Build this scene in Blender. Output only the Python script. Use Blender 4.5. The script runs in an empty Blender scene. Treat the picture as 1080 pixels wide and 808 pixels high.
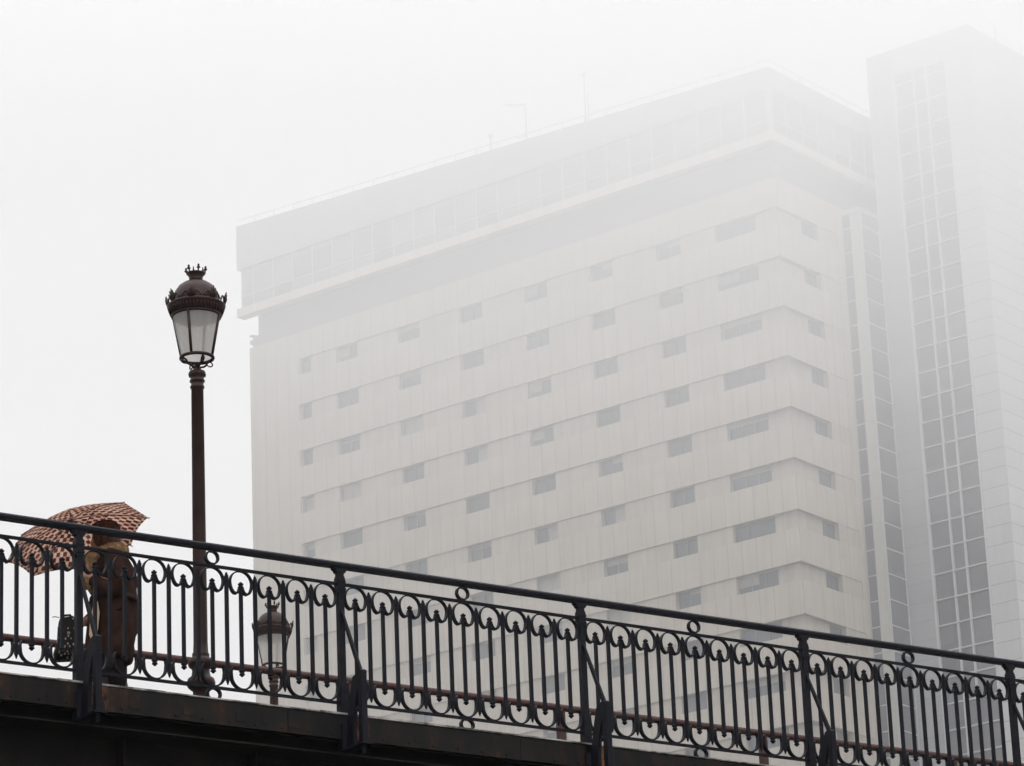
import bpy, bmesh, math, random
from mathutils import Vector, Matrix
random.seed(7)
R = math.radians
scene = bpy.context.scene
col = scene.collection
PI = math.pi

# ------------------------------------------------------------------ helpers
class MB:
    """collects shapes into one bmesh, then links them as one object"""
    def __init__(s): s.bm = bmesh.new(); s.mi = 0
    def _set(s, faces):
        for f in faces: f.material_index = s.mi
    def box(s, x0, x1, y0, y1, z0, z1):
        v = [s.bm.verts.new(p) for p in ((x0,y0,z0),(x1,y0,z0),(x1,y1,z0),(x0,y1,z0),(x0,y0,z1),(x1,y0,z1),(x1,y1,z1),(x0,y1,z1))]
        s._set([s.bm.faces.new([v[i] for i in q]) for q in ((3,2,1,0),(4,5,6,7),(0,1,5,4),(1,2,6,5),(2,3,7,6),(3,0,4,7))])
        return s
    def prism(s, poly, axis, a, b):
        """poly: 2-D outline; extruded from a to b along axis 'x','y' or 'z'"""
        def P(u, w, k):
            return {'x':(k,u,w),'y':(u,k,w),'z':(u,w,k)}[axis]
        A = [s.bm.verts.new(P(u,w,a)) for u,w in poly]; B = [s.bm.verts.new(P(u,w,b)) for u,w in poly]
        fs = [s.bm.faces.new(A), s.bm.faces.new(B[::-1])]
        n = len(poly)
        for i in range(n): fs.append(s.bm.faces.new((A[i],B[i],B[(i+1)%n],A[(i+1)%n])))
        s._set(fs); return s
    def tube(s, pts, r, n=8, closed=False, squash=None):
        """round tube along pts; r is a number or a list"""
        pts = [Vector(p) for p in pts]; m = len(pts)
        rs = r if isinstance(r,(list,tuple)) else [r]*m
        rings = []; up = None
        for i,p in enumerate(pts):
            a = pts[(i-1)%m] if (i>0 or closed) else p
            b = pts[(i+1)%m] if (i<m-1 or closed) else p
            t = (b-a).normalized()
            if up is None:
                up = Vector((0,0,1)) if abs(t.z)<.9 else Vector((1,0,0))
            u = (up - t*up.dot(t))
            if u.length<1e-5: u = Vector((0,1,0))-t*t.y
            u.normalize(); up = u; w = t.cross(u)
            rings.append([s.bm.verts.new(p+(u*math.cos(2*PI*k/n)+w*math.sin(2*PI*k/n))*rs[i]) for k in range(n)])
        fs = []
        for i in range(m if closed else m-1):
            A,B = rings[i], rings[(i+1)%m]
            for k in range(n): fs.append(s.bm.faces.new((A[k],A[(k+1)%n],B[(k+1)%n],B[k])))
        if not closed:
            fs.append(s.bm.faces.new(rings[0][::-1])); fs.append(s.bm.faces.new(rings[-1]))
        for f in fs: f.smooth = True
        s._set(fs); return s
    def band(s, pts, hw, ht):
        """flat bar along pts lying in the x-z plane: hw = half width across (y), ht = half thickness (number or list)"""
        m = len(pts); pts = [Vector(p) for p in pts]; rings = []
        hts = ht if isinstance(ht,(list,tuple)) else [ht]*m
        for i,p in enumerate(pts):
            t = (pts[min(i+1,m-1)]-pts[max(i-1,0)]).normalized()
            nrm = Vector((-t.z,0,t.x)); y = Vector((0,1,0))
            rings.append([s.bm.verts.new(p+nrm*a*hts[i]+y*b*hw) for a,b in ((1,1),(1,-1),(-1,-1),(-1,1))])
        fs = []
        for i in range(m-1):
            A,B = rings[i],rings[i+1]
            for k in range(4): fs.append(s.bm.faces.new((A[k],A[(k+1)%4],B[(k+1)%4],B[k])))
        fs.append(s.bm.faces.new(rings[0][::-1])); fs.append(s.bm.faces.new(rings[-1]))
        s._set(fs); return s
    def lathe(s, prof, n=24, cx=0, cy=0, z=0, close=True):
        rings = [[s.bm.verts.new((cx+r*math.cos(2*PI*k/n), cy+r*math.sin(2*PI*k/n), z+h)) for k in range(n)] for r,h in prof]
        fs = []
        for A,B in zip(rings,rings[1:]):
            for k in range(n): fs.append(s.bm.faces.new((A[k],A[(k+1)%n],B[(k+1)%n],B[k])))
        if close:
            fs.append(s.bm.faces.new(rings[0][::-1])); fs.append(s.bm.faces.new(rings[-1]))
        for f in fs: f.smooth = True
        s._set(fs); return s
    def loft(s, rings, cap=True):
        """rings: list of equal-length lists of points"""
        V = [[s.bm.verts.new(p) for p in r] for r in rings]; n = len(V[0]); fs = []
        for A,B in zip(V,V[1:]):
            for k in range(n): fs.append(s.bm.faces.new((A[k],A[(k+1)%n],B[(k+1)%n],B[k])))
        if cap: fs.append(s.bm.faces.new(V[0][::-1])); fs.append(s.bm.faces.new(V[-1]))
        for f in fs: f.smooth = True
        s._set(fs); return s
    def ball(s, c, rx, ry, rz, n=12, m=8):
        c = Vector(c)
        rings = [[c+Vector((rx*math.sin(PI*j/m)*math.cos(2*PI*k/n), ry*math.sin(PI*j/m)*math.sin(2*PI*k/n), -rz*math.cos(PI*j/m))) for k in range(n)] for j in range(1,m)]
        return s.loft(rings)
    def build(s, name, mats, parent=None, recalc=True):
        if recalc: bmesh.ops.recalc_face_normals(s.bm, faces=s.bm.faces)
        me = bpy.data.meshes.new(name); s.bm.to_mesh(me); s.bm.free()
        for m in (mats if isinstance(mats,(list,tuple)) else [mats]): me.materials.append(m)
        o = bpy.data.objects.new(name, me); col.objects.link(o)
        if parent is not None: o.parent = parent
        return o

def empty(name, label, cat, loc=(0,0,0), rz=0, group=None):
    o = bpy.data.objects.new(name, None); col.objects.link(o)
    o.location = loc; o.rotation_euler = (0,0,rz); o.empty_display_size = .2
    o['label'] = label; o['category'] = cat
    if group: o['group'] = group
    return o
def tag(o, label=None, cat=None, group=None, kind=None):
    if label: o['label'] = label
    if cat: o['category'] = cat
    if group: o['group'] = group
    if kind: o['kind'] = kind
    return o
def dup(o, parent, loc=None):
    c = o.copy(); col.objects.link(c); c.parent = parent
    if loc is not None: c.location = loc
    for ch in [x for x in o.children if x != c]:
        dup(ch, c)
    return c

# ------------------------------------------------------------------ materials
def mat(name, base, rough=.5, metal=0, **kw):
    m = bpy.data.materials.new(name); m.use_nodes = True
    nt = m.node_tree; b = nt.nodes['Principled BSDF']
    b.inputs['Base Color'].default_value = (*base,1); b.inputs['Roughness'].default_value = rough
    b.inputs['Metallic'].default_value = metal
    for k,v in kw.items(): b.inputs[k.replace('_',' ')].default_value = v
    return m, nt, b
def N(nt, typ, **kw):
    n = nt.nodes.new(typ)
    for k,v in kw.items(): setattr(n,k,v)
    return n
def noise(nt, scale, detail=4, rough=.6, vec=None, sc=None):
    tc = N(nt,'ShaderNodeTexCoord'); mp = N(nt,'ShaderNodeMapping')
    nt.links.new(tc.outputs['Object'], mp.inputs['Vector'])
    if sc: mp.inputs['Scale'].default_value = sc
    n = N(nt,'ShaderNodeTexNoise'); n.inputs['Scale'].default_value = scale
    n.inputs['Detail'].default_value = detail; n.inputs['Roughness'].default_value = rough
    nt.links.new(mp.outputs[0], n.inputs['Vector']); return n.outputs['Fac']
def ramp(nt, fac, stops):
    r = N(nt,'ShaderNodeValToRGB'); e = r.color_ramp.elements
    while len(e) < len(stops): e.new(.5)
    for k,(p,c) in zip(e,stops): k.position = p; k.color = (*c,1) if len(c)==3 else c
    nt.links.new(fac, r.inputs['Fac']); return r.outputs['Color']
def mix(nt, fac, a, b, mode='MIX'):
    n = N(nt,'ShaderNodeMix', data_type='RGBA', blend_type=mode)
    for inp,v in ((n.inputs[0],fac),(n.inputs[6],a),(n.inputs[7],b)):
        if hasattr(v,'links'): nt.links.new(v, inp)
        elif isinstance(v,(int,float)): inp.default_value = v
        else: inp.default_value = (*v,1)
    return n.outputs[2]
def math_(nt, op, a, b=None, c=None):
    n = N(nt,'ShaderNodeMath', operation=op)
    for i,v in enumerate((a,b,c)):
        if v is None: continue
        if hasattr(v,'links'): nt.links.new(v, n.inputs[i])
        else: n.inputs[i].default_value = v
    return n.outputs[0]
def bump(nt, b, fac, strength=.3, dist=.01):
    n = N(nt,'ShaderNodeBump'); n.inputs['Strength'].default_value = strength; n.inputs['Distance'].default_value = dist
    nt.links.new(fac, n.inputs['Height']); nt.links.new(n.outputs[0], b.inputs['Normal'])

# black painted wrought iron
iron, nt, b = mat('painted_iron', (.012,.013,.017), .5, Specular_IOR_Level=.10)
f = noise(nt, 18, 5); nt.links.new(ramp(nt, f, [(.35,(.003,.0035,.0065)),(.62,(.007,.0078,.0125)),(.70,(.014,.009,.008)),(.80,(.05,.022,.012))]), b.inputs['Base Color'])
nt.links.new(math_(nt,'MULTIPLY_ADD', f, .3, .35), b.inputs['Roughness']); bump(nt, b, noise(nt, 160, 3), .25, .002)
# brown painted lamp iron
lampiron, nt, b = mat('brown_iron', (.05,.022,.018), .45, Specular_IOR_Level=.2)
f = noise(nt, 9, 5); nt.links.new(ramp(nt, f, [(.3,(.020,.010,.009)),(.6,(.032,.016,.014)),(.78,(.022,.018,.016))]), b.inputs['Base Color'])
bump(nt, b, noise(nt, 90, 3), .2, .003)
piperail, nt, b = mat('oxide_paint', (.10,.038,.032), .55, Specular_IOR_Level=.25)
f = noise(nt, 6, 5); nt.links.new(ramp(nt, f, [(.3,(.038,.015,.013)),(.7,(.058,.023,.019))]), b.inputs['Base Color'])
# rusty bridge steel, streaks run down from the top edge
steel, nt, b = mat('rusty_steel', (.02,.018,.016), .7, Specular_IOR_Level=.15)
st = noise(nt, 1, 5, .65, sc=(7,7,1.6)); bl = noise(nt, 3.5, 6, .7)
m1 = math_(nt,'MULTIPLY', st, bl)
base = ramp(nt, m1, [(.18,(.004,.004,.004)),(.28,(.008,.0062,.0056)),(.35,(.018,.0095,.0065)),(.42,(.045,.020,.010)),(.50,(.10,.045,.022))])
tc = N(nt,'ShaderNodeTexCoord'); sx = N(nt,'ShaderNodeSeparateXYZ'); nt.links.new(tc.outputs['Object'], sx.inputs[0])
fr = math_(nt,'ABSOLUTE', math_(nt,'SUBTRACT', math_(nt,'FRACT', math_(nt,'MULTIPLY', math_(nt,'ADD', sx.outputs['X'], .88), .5)), .5))
near = N(nt,'ShaderNodeMapRange'); nt.links.new(fr, near.inputs[0]); near.inputs[1].default_value=.05; near.inputs[2].default_value=.0; near.inputs[3].default_value=0; near.inputs[4].default_value=1
msk = math_(nt,'MULTIPLY', near.outputs[0], ramp(nt, noise(nt, 14, 5, .7, sc=(1,1,.5)), [(.45,(0,0,0)),(.6,(1,1,1))]))
nt.links.new(mix(nt, msk, base, (.17,.065,.025)), b.inputs['Base Color']); bump(nt, b, bl, .5, .01)
girderm, nt, b = mat('girder_paint', (.008,.0075,.0075), .8, Specular_IOR_Level=.1)
bl = noise(nt, 2.5, 6, .7); nt.links.new(ramp(nt, bl, [(.4,(.006,.006,.006)),(.62,(.012,.010,.009)),(.75,(.03,.015,.01))]), b.inputs['Base Color'])
kerbm, nt, b = mat('kerb_wet_highlight', (.3,.3,.29), .6)  # kerb strip: wet highlight along the deck edge painted as broken pale grey
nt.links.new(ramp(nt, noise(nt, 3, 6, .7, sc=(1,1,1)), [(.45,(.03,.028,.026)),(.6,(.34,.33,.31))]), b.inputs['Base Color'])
deckm, nt, b = mat('wet_deck', (.06,.06,.06), .35)
nt.links.new(ramp(nt, noise(nt, 5, 5), [(.3,(.04,.04,.04)),(.7,(.09,.088,.085))]), b.inputs['Base Color'])
asphalt, nt, b = mat('asphalt', (.05,.05,.05), .7)
nt.links.new(ramp(nt, noise(nt, .6, 8, .7), [(.3,(.035,.035,.036)),(.7,(.065,.064,.062))]), b.inputs['Base Color'])
stone, nt, b = mat('quay_stone', (.25,.23,.2), .8)
nt.links.new(ramp(nt, noise(nt, .8, 8, .7), [(.3,(.18,.17,.15)),(.7,(.30,.28,.25))]), b.inputs['Base Color'])

def concrete(name, base, pw, ph, z0, joint=.05, dark=.78, var=.06, x0=0, jv=True, jh=False, stain=.12):
    """panels pw wide and ph high: thin sealed joints, every panel its own tone, rain streaks"""
    m, nt, b = mat(name, base, .85)
    tc = N(nt,'ShaderNodeTexCoord'); sx = N(nt,'ShaderNodeSeparateXYZ'); nt.links.new(tc.outputs['Object'], sx.inputs[0])
    u = math_(nt,'DIVIDE', math_(nt,'SUBTRACT', math_(nt,'ADD', sx.outputs['X'], sx.outputs['Y']), x0), pw)
    v = math_(nt,'DIVIDE', math_(nt,'SUBTRACT', sx.outputs['Z'], z0), ph)
    cb = N(nt,'ShaderNodeCombineXYZ'); nt.links.new(math_(nt,'FLOOR',u), cb.inputs[0]); nt.links.new(math_(nt,'FLOOR',v), cb.inputs[1])
    wn = N(nt,'ShaderNodeTexWhiteNoise', noise_dimensions='2D'); nt.links.new(cb.outputs[0], wn.inputs['Vector'])
    tone = math_(nt,'MULTIPLY_ADD', wn.outputs['Value'], var, 1-var/2)
    stn = N(nt,'ShaderNodeMapRange'); nt.links.new(noise(nt, 1, 5, .7, sc=(2.6,2.6,.22)), stn.inputs[0])
    stn.inputs[1].default_value=.3; stn.inputs[2].default_value=.7; stn.inputs[3].default_value=1-stain; stn.inputs[4].default_value=1+stain*.5
    tone = math_(nt,'MULTIPLY', tone, stn.outputs[0])
    big = N(nt,'ShaderNodeMapRange'); nt.links.new(noise(nt, .09, 3), big.inputs[0]); big.inputs[3].default_value=.94; big.inputs[4].default_value=1.06
    tone = math_(nt,'MULTIPLY', tone, big.outputs[0])
    for on,c,w in ((jv,u,joint/pw),(jh,v,joint/ph)):
        if not on: continue
        d = math_(nt,'ABSOLUTE', math_(nt,'SUBTRACT', math_(nt,'FRACT', c), .5))
        j = math_(nt,'GREATER_THAN', d, .5-w/2)
        tone = math_(nt,'MULTIPLY', tone, math_(nt,'MULTIPLY_ADD', j, dark-1, 1))
    nt.links.new(mix(nt, 1.0, base, tone, 'MULTIPLY'), b.inputs['Base Color'])
    return m
wallA   = concrete('precast_concrete', (.305,.272,.232), .976, 3.0, 80.28-2.0, joint=.06, dark=.74, var=.08, stain=.15)
bandA   = concrete('precast_concrete_band', (.280,.248,.212), .976, 3.0, 80.28, joint=.03, dark=.82, var=.08, stain=.2)
corniceA= concrete('pale_stone_cornice', (.44,.40,.35), 1.65, 5, 80, joint=.03, stain=.2)
parapetA= concrete('grey_parapet', (.30,.285,.28), 1.65, 9, 80, joint=.03)
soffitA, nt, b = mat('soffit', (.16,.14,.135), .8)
galm, _, _ = mat('gallery_mullion', (.36,.345,.335), .5)
linkm, _, _ = mat('link_frame', (.30,.30,.29), .5)
panelB  = concrete('pale_cladding', (.36,.36,.363), 3.2, 1.1125, 60.41, joint=.055, dark=.6, jv=False, jh=True, stain=.05)
greyB   = concrete('grey_cladding', (.225,.23,.243), 3.2, 1.1125, 60.41, joint=.05, dark=.75, jv=False, jh=True, stain=.05)
creamL  = concrete('cream_panel', (.33,.33,.295), 3, 1.5, 64.15, joint=.03, jv=False, jh=True, stain=.05)
alu, _, _ = mat('pale_aluminium', (.36,.365,.37), .45, .0)
darkframe, _, _ = mat('bronze_frame', (.09,.09,.09), .5)
whiteframe, _, _ = mat('white_frame', (.19,.19,.19), .5)
blindm, _, _ = mat('roller_blind', (.20,.195,.18), .8)
def glass(name, base, sc):
    m, nt, b = mat(name, base, .06, Specular_IOR_Level=.38)
    tc = N(nt,'ShaderNodeTexCoord'); mp = N(nt,'ShaderNodeMapping'); nt.links.new(tc.outputs['Object'], mp.inputs[0]); mp.inputs['Scale'].default_value = sc
    fl = N(nt,'ShaderNodeVectorMath', operation='FLOOR'); nt.links.new(mp.outputs[0], fl.inputs[0])
    wn = N(nt,'ShaderNodeTexWhiteNoise', noise_dimensions='3D'); nt.links.new(fl.outputs[0], wn.inputs['Vector'])
    d = tuple(min(1,c*1.9) for c in base)
    nt.links.new(mix(nt, wn.outputs['Value'], base, d), b.inputs['Base Color'])
    return m
glassA = glass('window_glass', (.035,.045,.055), (.6,.6,.6))
glassG = glass('gallery_glass', (.13,.13,.135), (.6,.6,.7))
glassB = glass('curtain_glass', (.035,.038,.048), (.75,.75,.6667))

# ------------------------------------------------------------------ places (metres; the eye is the origin, the street 1.6 m below it)
TH = R(33.8852); D_ = Vector((math.cos(TH), math.sin(TH), 0)); NB = Vector((math.sin(TH), -math.cos(TH), 0))
P0 = Vector((-2.902, 23.8397, 0)); DECK = 6.462
def bp(t, w, z=0): return P0 + D_*t - NB*w + Vector((0,0,z))
PHI = R(-37.6818); CA = Vector((15.468, 199.0936, 0))

# ================================================================== GROUND
g = MB(); g.box(-260,260,-60,330,-2.0,-1.6)
ground = tag(g.build('ground', asphalt), kind='structure')
q = MB()
q.box(-7,60,5.5,30,-1.59,7.80)
prom = q.build('promenade', [stone]); prom.location = P0; prom.rotation_euler = (0,0,TH); tag(prom, kind='structure')

# ================================================================== FOOTBRIDGE
bridge = empty('footbridge', 'dark rusty steel footbridge carrying the ornate iron railing across the foreground', 'bridge', P0, TH)
T0, T1 = -9.0, 22.0
m = MB(); m.box(T0,T1,.02,2.75,6.36,DECK); m.build('deck', deckm, bridge)
m = MB()
edges = [T0,-4.98,-2.9,-.72,1.55,3.42,5.41,7.4,9.6,12.6,16,19,T1]
for a,c in zip(edges,edges[1:]): m.box(a+.002,c-.002,-.03,.016,6.30+random.uniform(-.003,.003),6.462+random.uniform(-.002,.004))
rk = random.Random(9); x = T0+.1
while x < T1:
    m.ball((x,-.032,6.325), .011,.006,.011, 8,4)
    if rk.random() < .35: m.box(x+.05,x+.05+rk.uniform(.02,.10),-.036,-.031,6.335,6.335+rk.uniform(.02,.09))
    x += rk.choice((.2,.2,.2,.4))
m.build('fascia', steel, bridge)
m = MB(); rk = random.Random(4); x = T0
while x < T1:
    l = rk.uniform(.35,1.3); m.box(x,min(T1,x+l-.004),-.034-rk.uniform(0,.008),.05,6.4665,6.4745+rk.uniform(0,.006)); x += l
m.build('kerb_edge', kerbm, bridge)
for w0 in (.26, 2.3):
    m = MB(); m.box(T0,T1,w0,w0+.03,5.45,6.356)
    m.box(T0,T1,w0-.14,w0+.17,5.42,5.448)
    k = T0+.4
    while k < T1: m.box(k,k+.012,w0-.12,w0-.002,5.452,6.19); k += 1.0
    m.build('girder', girderm, bridge)
m = MB(); m.box(T0,T1,.0,.255,6.196,6.208)
k = T0+.2
while k < T1: m.lathe([(.012,0),(.012,.008)], 6, k, .03, 6.188); k += .25
m.build('flange', girderm, bridge)
m = MB()
k = T0+.5
while k < T1: m.box(k,k+.08,.3,2.29,6.08,6.355); k += 2.0
m.build('cross_beam', girderm, bridge)
for t in (-8.4, 14.0):
    m = MB(); m.box(t-.5,t+.5,.1,2.6,-1.595,5.41); m.box(t-.6,t+.6,.0,2.7,5.0,5.3); m.build('pier', stone, bridge)

# ================================================================== ORNATE RAILING (local x = along, y = away, z = up)
rail = empty('iron_railing', 'black wrought iron railing of looped scrolls and bars along the near side of the footbridge', 'railing', P0, TH)
ZR, ZT, ZB = 7.532, 7.400, 6.556
m = MB()
m.prism([(-.026,ZR-.02),(.026,ZR-.02),(.030,ZR-.006),(.030,ZR+.010),(.016,ZR+.024),(-.016,ZR+.024),(-.030,ZR+.010),(-.030,ZR-.006)],'x',T0,T1)
m.build('handrail', iron, rail)
m = MB(); m.box(T0,T1,-.016,.016,ZT-.0075,ZT+.0075); m.build('upper_bar', iron, rail)
m = MB(); m.box(T0,T1,-.016,.016,ZB-.0075,ZB+.0075); m.build('lower_bar', iron, rail)
def finial(m, x, z, s):
    """small cast bud at the end of a bar, s = +1 up, -1 down"""
    pr = [(.013,0),(.022,.004),(.022,.011),(.015,.016),(.014,.021),(.020,.026),(.020,.034),(.012,.036),(.010,.043),(.005,.046)]
    m.lathe([(r, s*h) for r,h in pr], 8, x, 0, z)
def short_mesh(m, x, tw=0):
    m.box(x-.0108,x+.0108,-.0108,.0108,6.692,7.272); finial(m, x, 7.268, 1); finial(m, x, 6.698, -1)
    for z in (7.256, 6.716): m.box(x-.0125,x+.0125,-.0125,.0125,z-.008,z+.008)
def long_mesh(m, x):
    m.box(x-.0112,x+.0112,-.0112,.0112,6.612,7.348)
    m.lathe([(.0095,0),(.012,.01),(.003,.026)], 6, x, 0, 7.346); m.lathe([(.0095,0),(.012,-.008),(.003,-.03)], 6, x, 0, 6.614)
    for z in (7.30, 6.664): m.box(x-.0135,x+.0135,-.013,.013,z-.016,z+.016)
def scroll_mesh(m, x, up):
    zc = 7.308; r = .0835
    # one half of the loop: from the crown, down the outside, under the lobe and up again against the short bar
    half = [(r*math.sin(a), r*math.cos(a)*.98) for a in [R(90)*k/8 for k in range(9)]]
    half += [(.0835-.0415*(1-math.cos(b))*1.0, -.078*math.sin(b)) for b in [R(90)*k/6 for k in range(1,7)]]
    half += [(.042-.029*math.sin(b), -.078+.040*(1-math.cos(b))) for b in [R(90)*k/5 for k in range(1,6)]]
    L = [(x-u,0,zc+v) for u,v in half[::-1]]; Rr = [(x+u,0,zc+v) for u,v in half[1:]]
    pts = L+Rr
    hts = [.0040+.0032*max(0,-(p[2]-zc)/.078) for p in pts]; hts[0]=hts[-1]=.0025
    m.band(pts, .0155, hts)
def uscroll_mesh(m, x):
    # lower loops: open at the top, each end rolled outward over the pipe line
    zc = 6.648; r = .083; pts=[]; hts=[]
    for k in range(25):
        a = R(180)+R(180)*k/24
        pts.append((x+r*math.cos(a),0,zc+r*math.sin(a))); hts.append(.0042+.0028*abs(math.cos(a)))
    L = [(x-.058,0,zc+.060),(x-.0695,0,zc+.064),(x-.0785,0,zc+.052),(x-.0825,0,zc+.026)]
    Rr = [(2*x-p[0],0,p[2]) for p in reversed(L)]
    m.band(L+pts+Rr, .0155, [.003,.004,.004,.004]+hts+[.004,.004,.004,.003])
protoS = protoL = protoU = protoD = protoR = None
stuffB, stuffS = MB(), MB()
def place(proto, maker, name, x):
    if proto is None:
        m = MB(); maker(m, 0); o = m.build(name, iron, rail); o.location = (x,0,0); return o
    dup(proto, rail, (x,0,0)); return proto
nb_ = 0
for bay in range(-4, 11):
    for k in range(9):
        xs = bay*2 + .12 + .22*k
        xl = xs + .11
        vis = -1.0 < xs < 8.5
        if vis:
            protoS = place(protoS, short_mesh, 'baluster', xs)
            protoU = place(protoU, lambda m,x: scroll_mesh(m,x,True), 'scroll', xs)
            protoD = place(protoD, uscroll_mesh, 'lower_scroll', xs)
            if k < 8: protoL = place(protoL, long_mesh, 'baluster', xl)
        else:
            short_mesh(stuffB, xs); scroll_mesh(stuffS, xs, True); uscroll_mesh(stuffS, xs)
            if k < 8: long_mesh(stuffB, xl)
tag(stuffB.build('distant_balusters', iron, rail), kind='stuff')
tag(stuffS.build('distant_scrolls', iron, rail), kind='stuff')
def ring_mesh(m, x):
    m2 = [(x+.047*math.cos(a),0,7.458+.045*math.sin(a)) for a in [2*PI*k/20 for k in range(21)]]
    m.band(m2, .0155, .0055)
def lring_mesh(m, x):
    m.band([(x+.05*math.cos(a),0,6.509+.041*math.sin(a)) for a in [2*PI*k/20 for k in range(21)]], .0155, .0065)
    m.box(x-.055,x-.032,-.006,.006,6.474,6.484); m.box(x+.032,x+.055,-.006,.006,6.474,6.484)
pa = pb = None
for bay in range(-4, 11):
    x = bay*2+1.0
    if pa is None:
        a = MB(); ring_mesh(a,0); pa = a.build('ring', iron, rail); pa.location=(x,0,0)
        a = MB(); lring_mesh(a,0); pb = a.build('ring', iron, rail); pb.location=(x,0,0)
    else: dup(pa, rail, (x,0,0)); dup(pb, rail, (x,0,0))
# posts with their outriggers
def post_set(x):
    m = MB(); m.box(-.022,.022,-.022,.022,6.44,7.505)
    m.box(-.030,.030,-.026,.026,7.335,7.440); m.box(-.026,.026,-.024,.024,7.440,7.452)
    for z in (7.36,7.415): m.box(-.033,.033,-.029,.029,z-.006,z+.006)
    m.prism([(-.055,7.512),(.055,7.512),(.055,7.500),(.040,7.492),(.036,7.482),(.028,7.474),(-.028,7.474),(-.036,7.482),(-.040,7.492),(-.055,7.500)],'y',-.024,.024)
    m.box(-.031,.031,-.030,.030,6.40,6.62)
    m.box(-.036,.036,-.044,.026,6.22,6.40)
    p = m.build('post', iron, rail); p.location = (x,0,0)
    m = MB()
    # hollow outrigger: plate leaning from the deck edge up to the head, and an upright bar outboard
    m.prism([(-.165,6.700),(-.236,6.712),(-.236,6.62),(-.185,6.50),(-.165,6.38),(-.160,6.22),(-.06,6.22),(-.085,6.42),(-.115,6.55)],'x',-.018,.010)
    m.box(-.021,.021,-.288,-.238,6.22,6.70)
    m.prism([(-.288,6.70),(-.237,6.70),(-.20,6.712),(-.237,6.728),(-.265,6.732),(-.288,6.718)],'x',-.022,.022)
    m.box(-.045,.045,-.31,-.04,6.205,6.2175); m.box(-.012,.012,-.272,-.250,6.15,6.204)
    m.lathe([(.014,0),(.014,.02)], 6, 0,-.262,6.19); m.lathe([(.02,0),(.02,.016),(.008,.03)], 8, 0,-.21,6.45)
    o = m.build('outrigger', iron, p)
    m = MB(); m.prism([(-.022,7.215),(-.022,7.160),(-.222,6.728),(-.258,6.733)],'x',-.008,.008); m.build('strut', iron, p)
    return p
pp = post_set(-8)
for k in range(-3, 11):
    dup(pp, rail, (k*2,0,0))

# far guard rail: brown tube on short posts
guard = empty('tube_guard_rail', 'low reddish brown tube guard rail along the far side of the footbridge', 'railing', P0, TH)
m = MB(); m.tube([(x,2.6,7.535) for x in (T0,0,8,T1)], .029, 12); m.build('tube', piperail, guard)
first = None
for t in (-8.2,-6.2,-4.2,-2.25,-.3,1.66,3.64,5.57,7.565,9.57,11.6,13.6,15.6,17.6,19.6):
    if first is None:
        m = MB(); m.box(-.028,.028,2.572,2.628,DECK,7.508); first = m.build('post', piperail, guard); first.location=(t,0,0)
    else: dup(first, guard, (t,0,0))

# ================================================================== STREET LAMPS
frost = bpy.data.materials.new('frosted_glass'); frost.use_nodes = True; nt = frost.node_tree; nt.nodes.clear()
o_ = N(nt,'ShaderNodeOutputMaterial'); tr = N(nt,'ShaderNodeBsdfTranslucent'); df = N(nt,'ShaderNodeBsdfDiffuse'); gl = N(nt,'ShaderNodeBsdfGlossy')
gl.inputs['Roughness'].default_value=.25
cc = ramp(nt, noise(nt, 14, 4, sc=(1,1,.35)), [(.3,(.70,.68,.66)),(.7,(.84,.82,.79))])
nt.links.new(cc, tr.inputs['Color']); nt.links.new(cc, df.inputs['Color'])
ms = N(nt,'ShaderNodeMixShader'); ms.inputs[0].default_value=.18; tp = N(nt,'ShaderNodeBsdfTransparent'); tp.inputs[0].default_value=(.86,.85,.84,1); mt_ = N(nt,'ShaderNodeMixShader'); mt_.inputs[0].default_value=.34; nt.links.new(tr.outputs[0], mt_.inputs[1]); nt.links.new(tp.outputs[0], mt_.inputs[2]); nt.links.new(mt_.outputs[0], ms.inputs[1]); nt.links.new(df.outputs[0], ms.inputs[2])
m2 = N(nt,'ShaderNodeMixShader'); m2.inputs[0].default_value=.06; nt.links.new(ms.outputs[0], m2.inputs[1]); nt.links.new(gl.outputs[0], m2.inputs[2])
nt.links.new(m2.outputs[0], o_.inputs[0])
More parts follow.
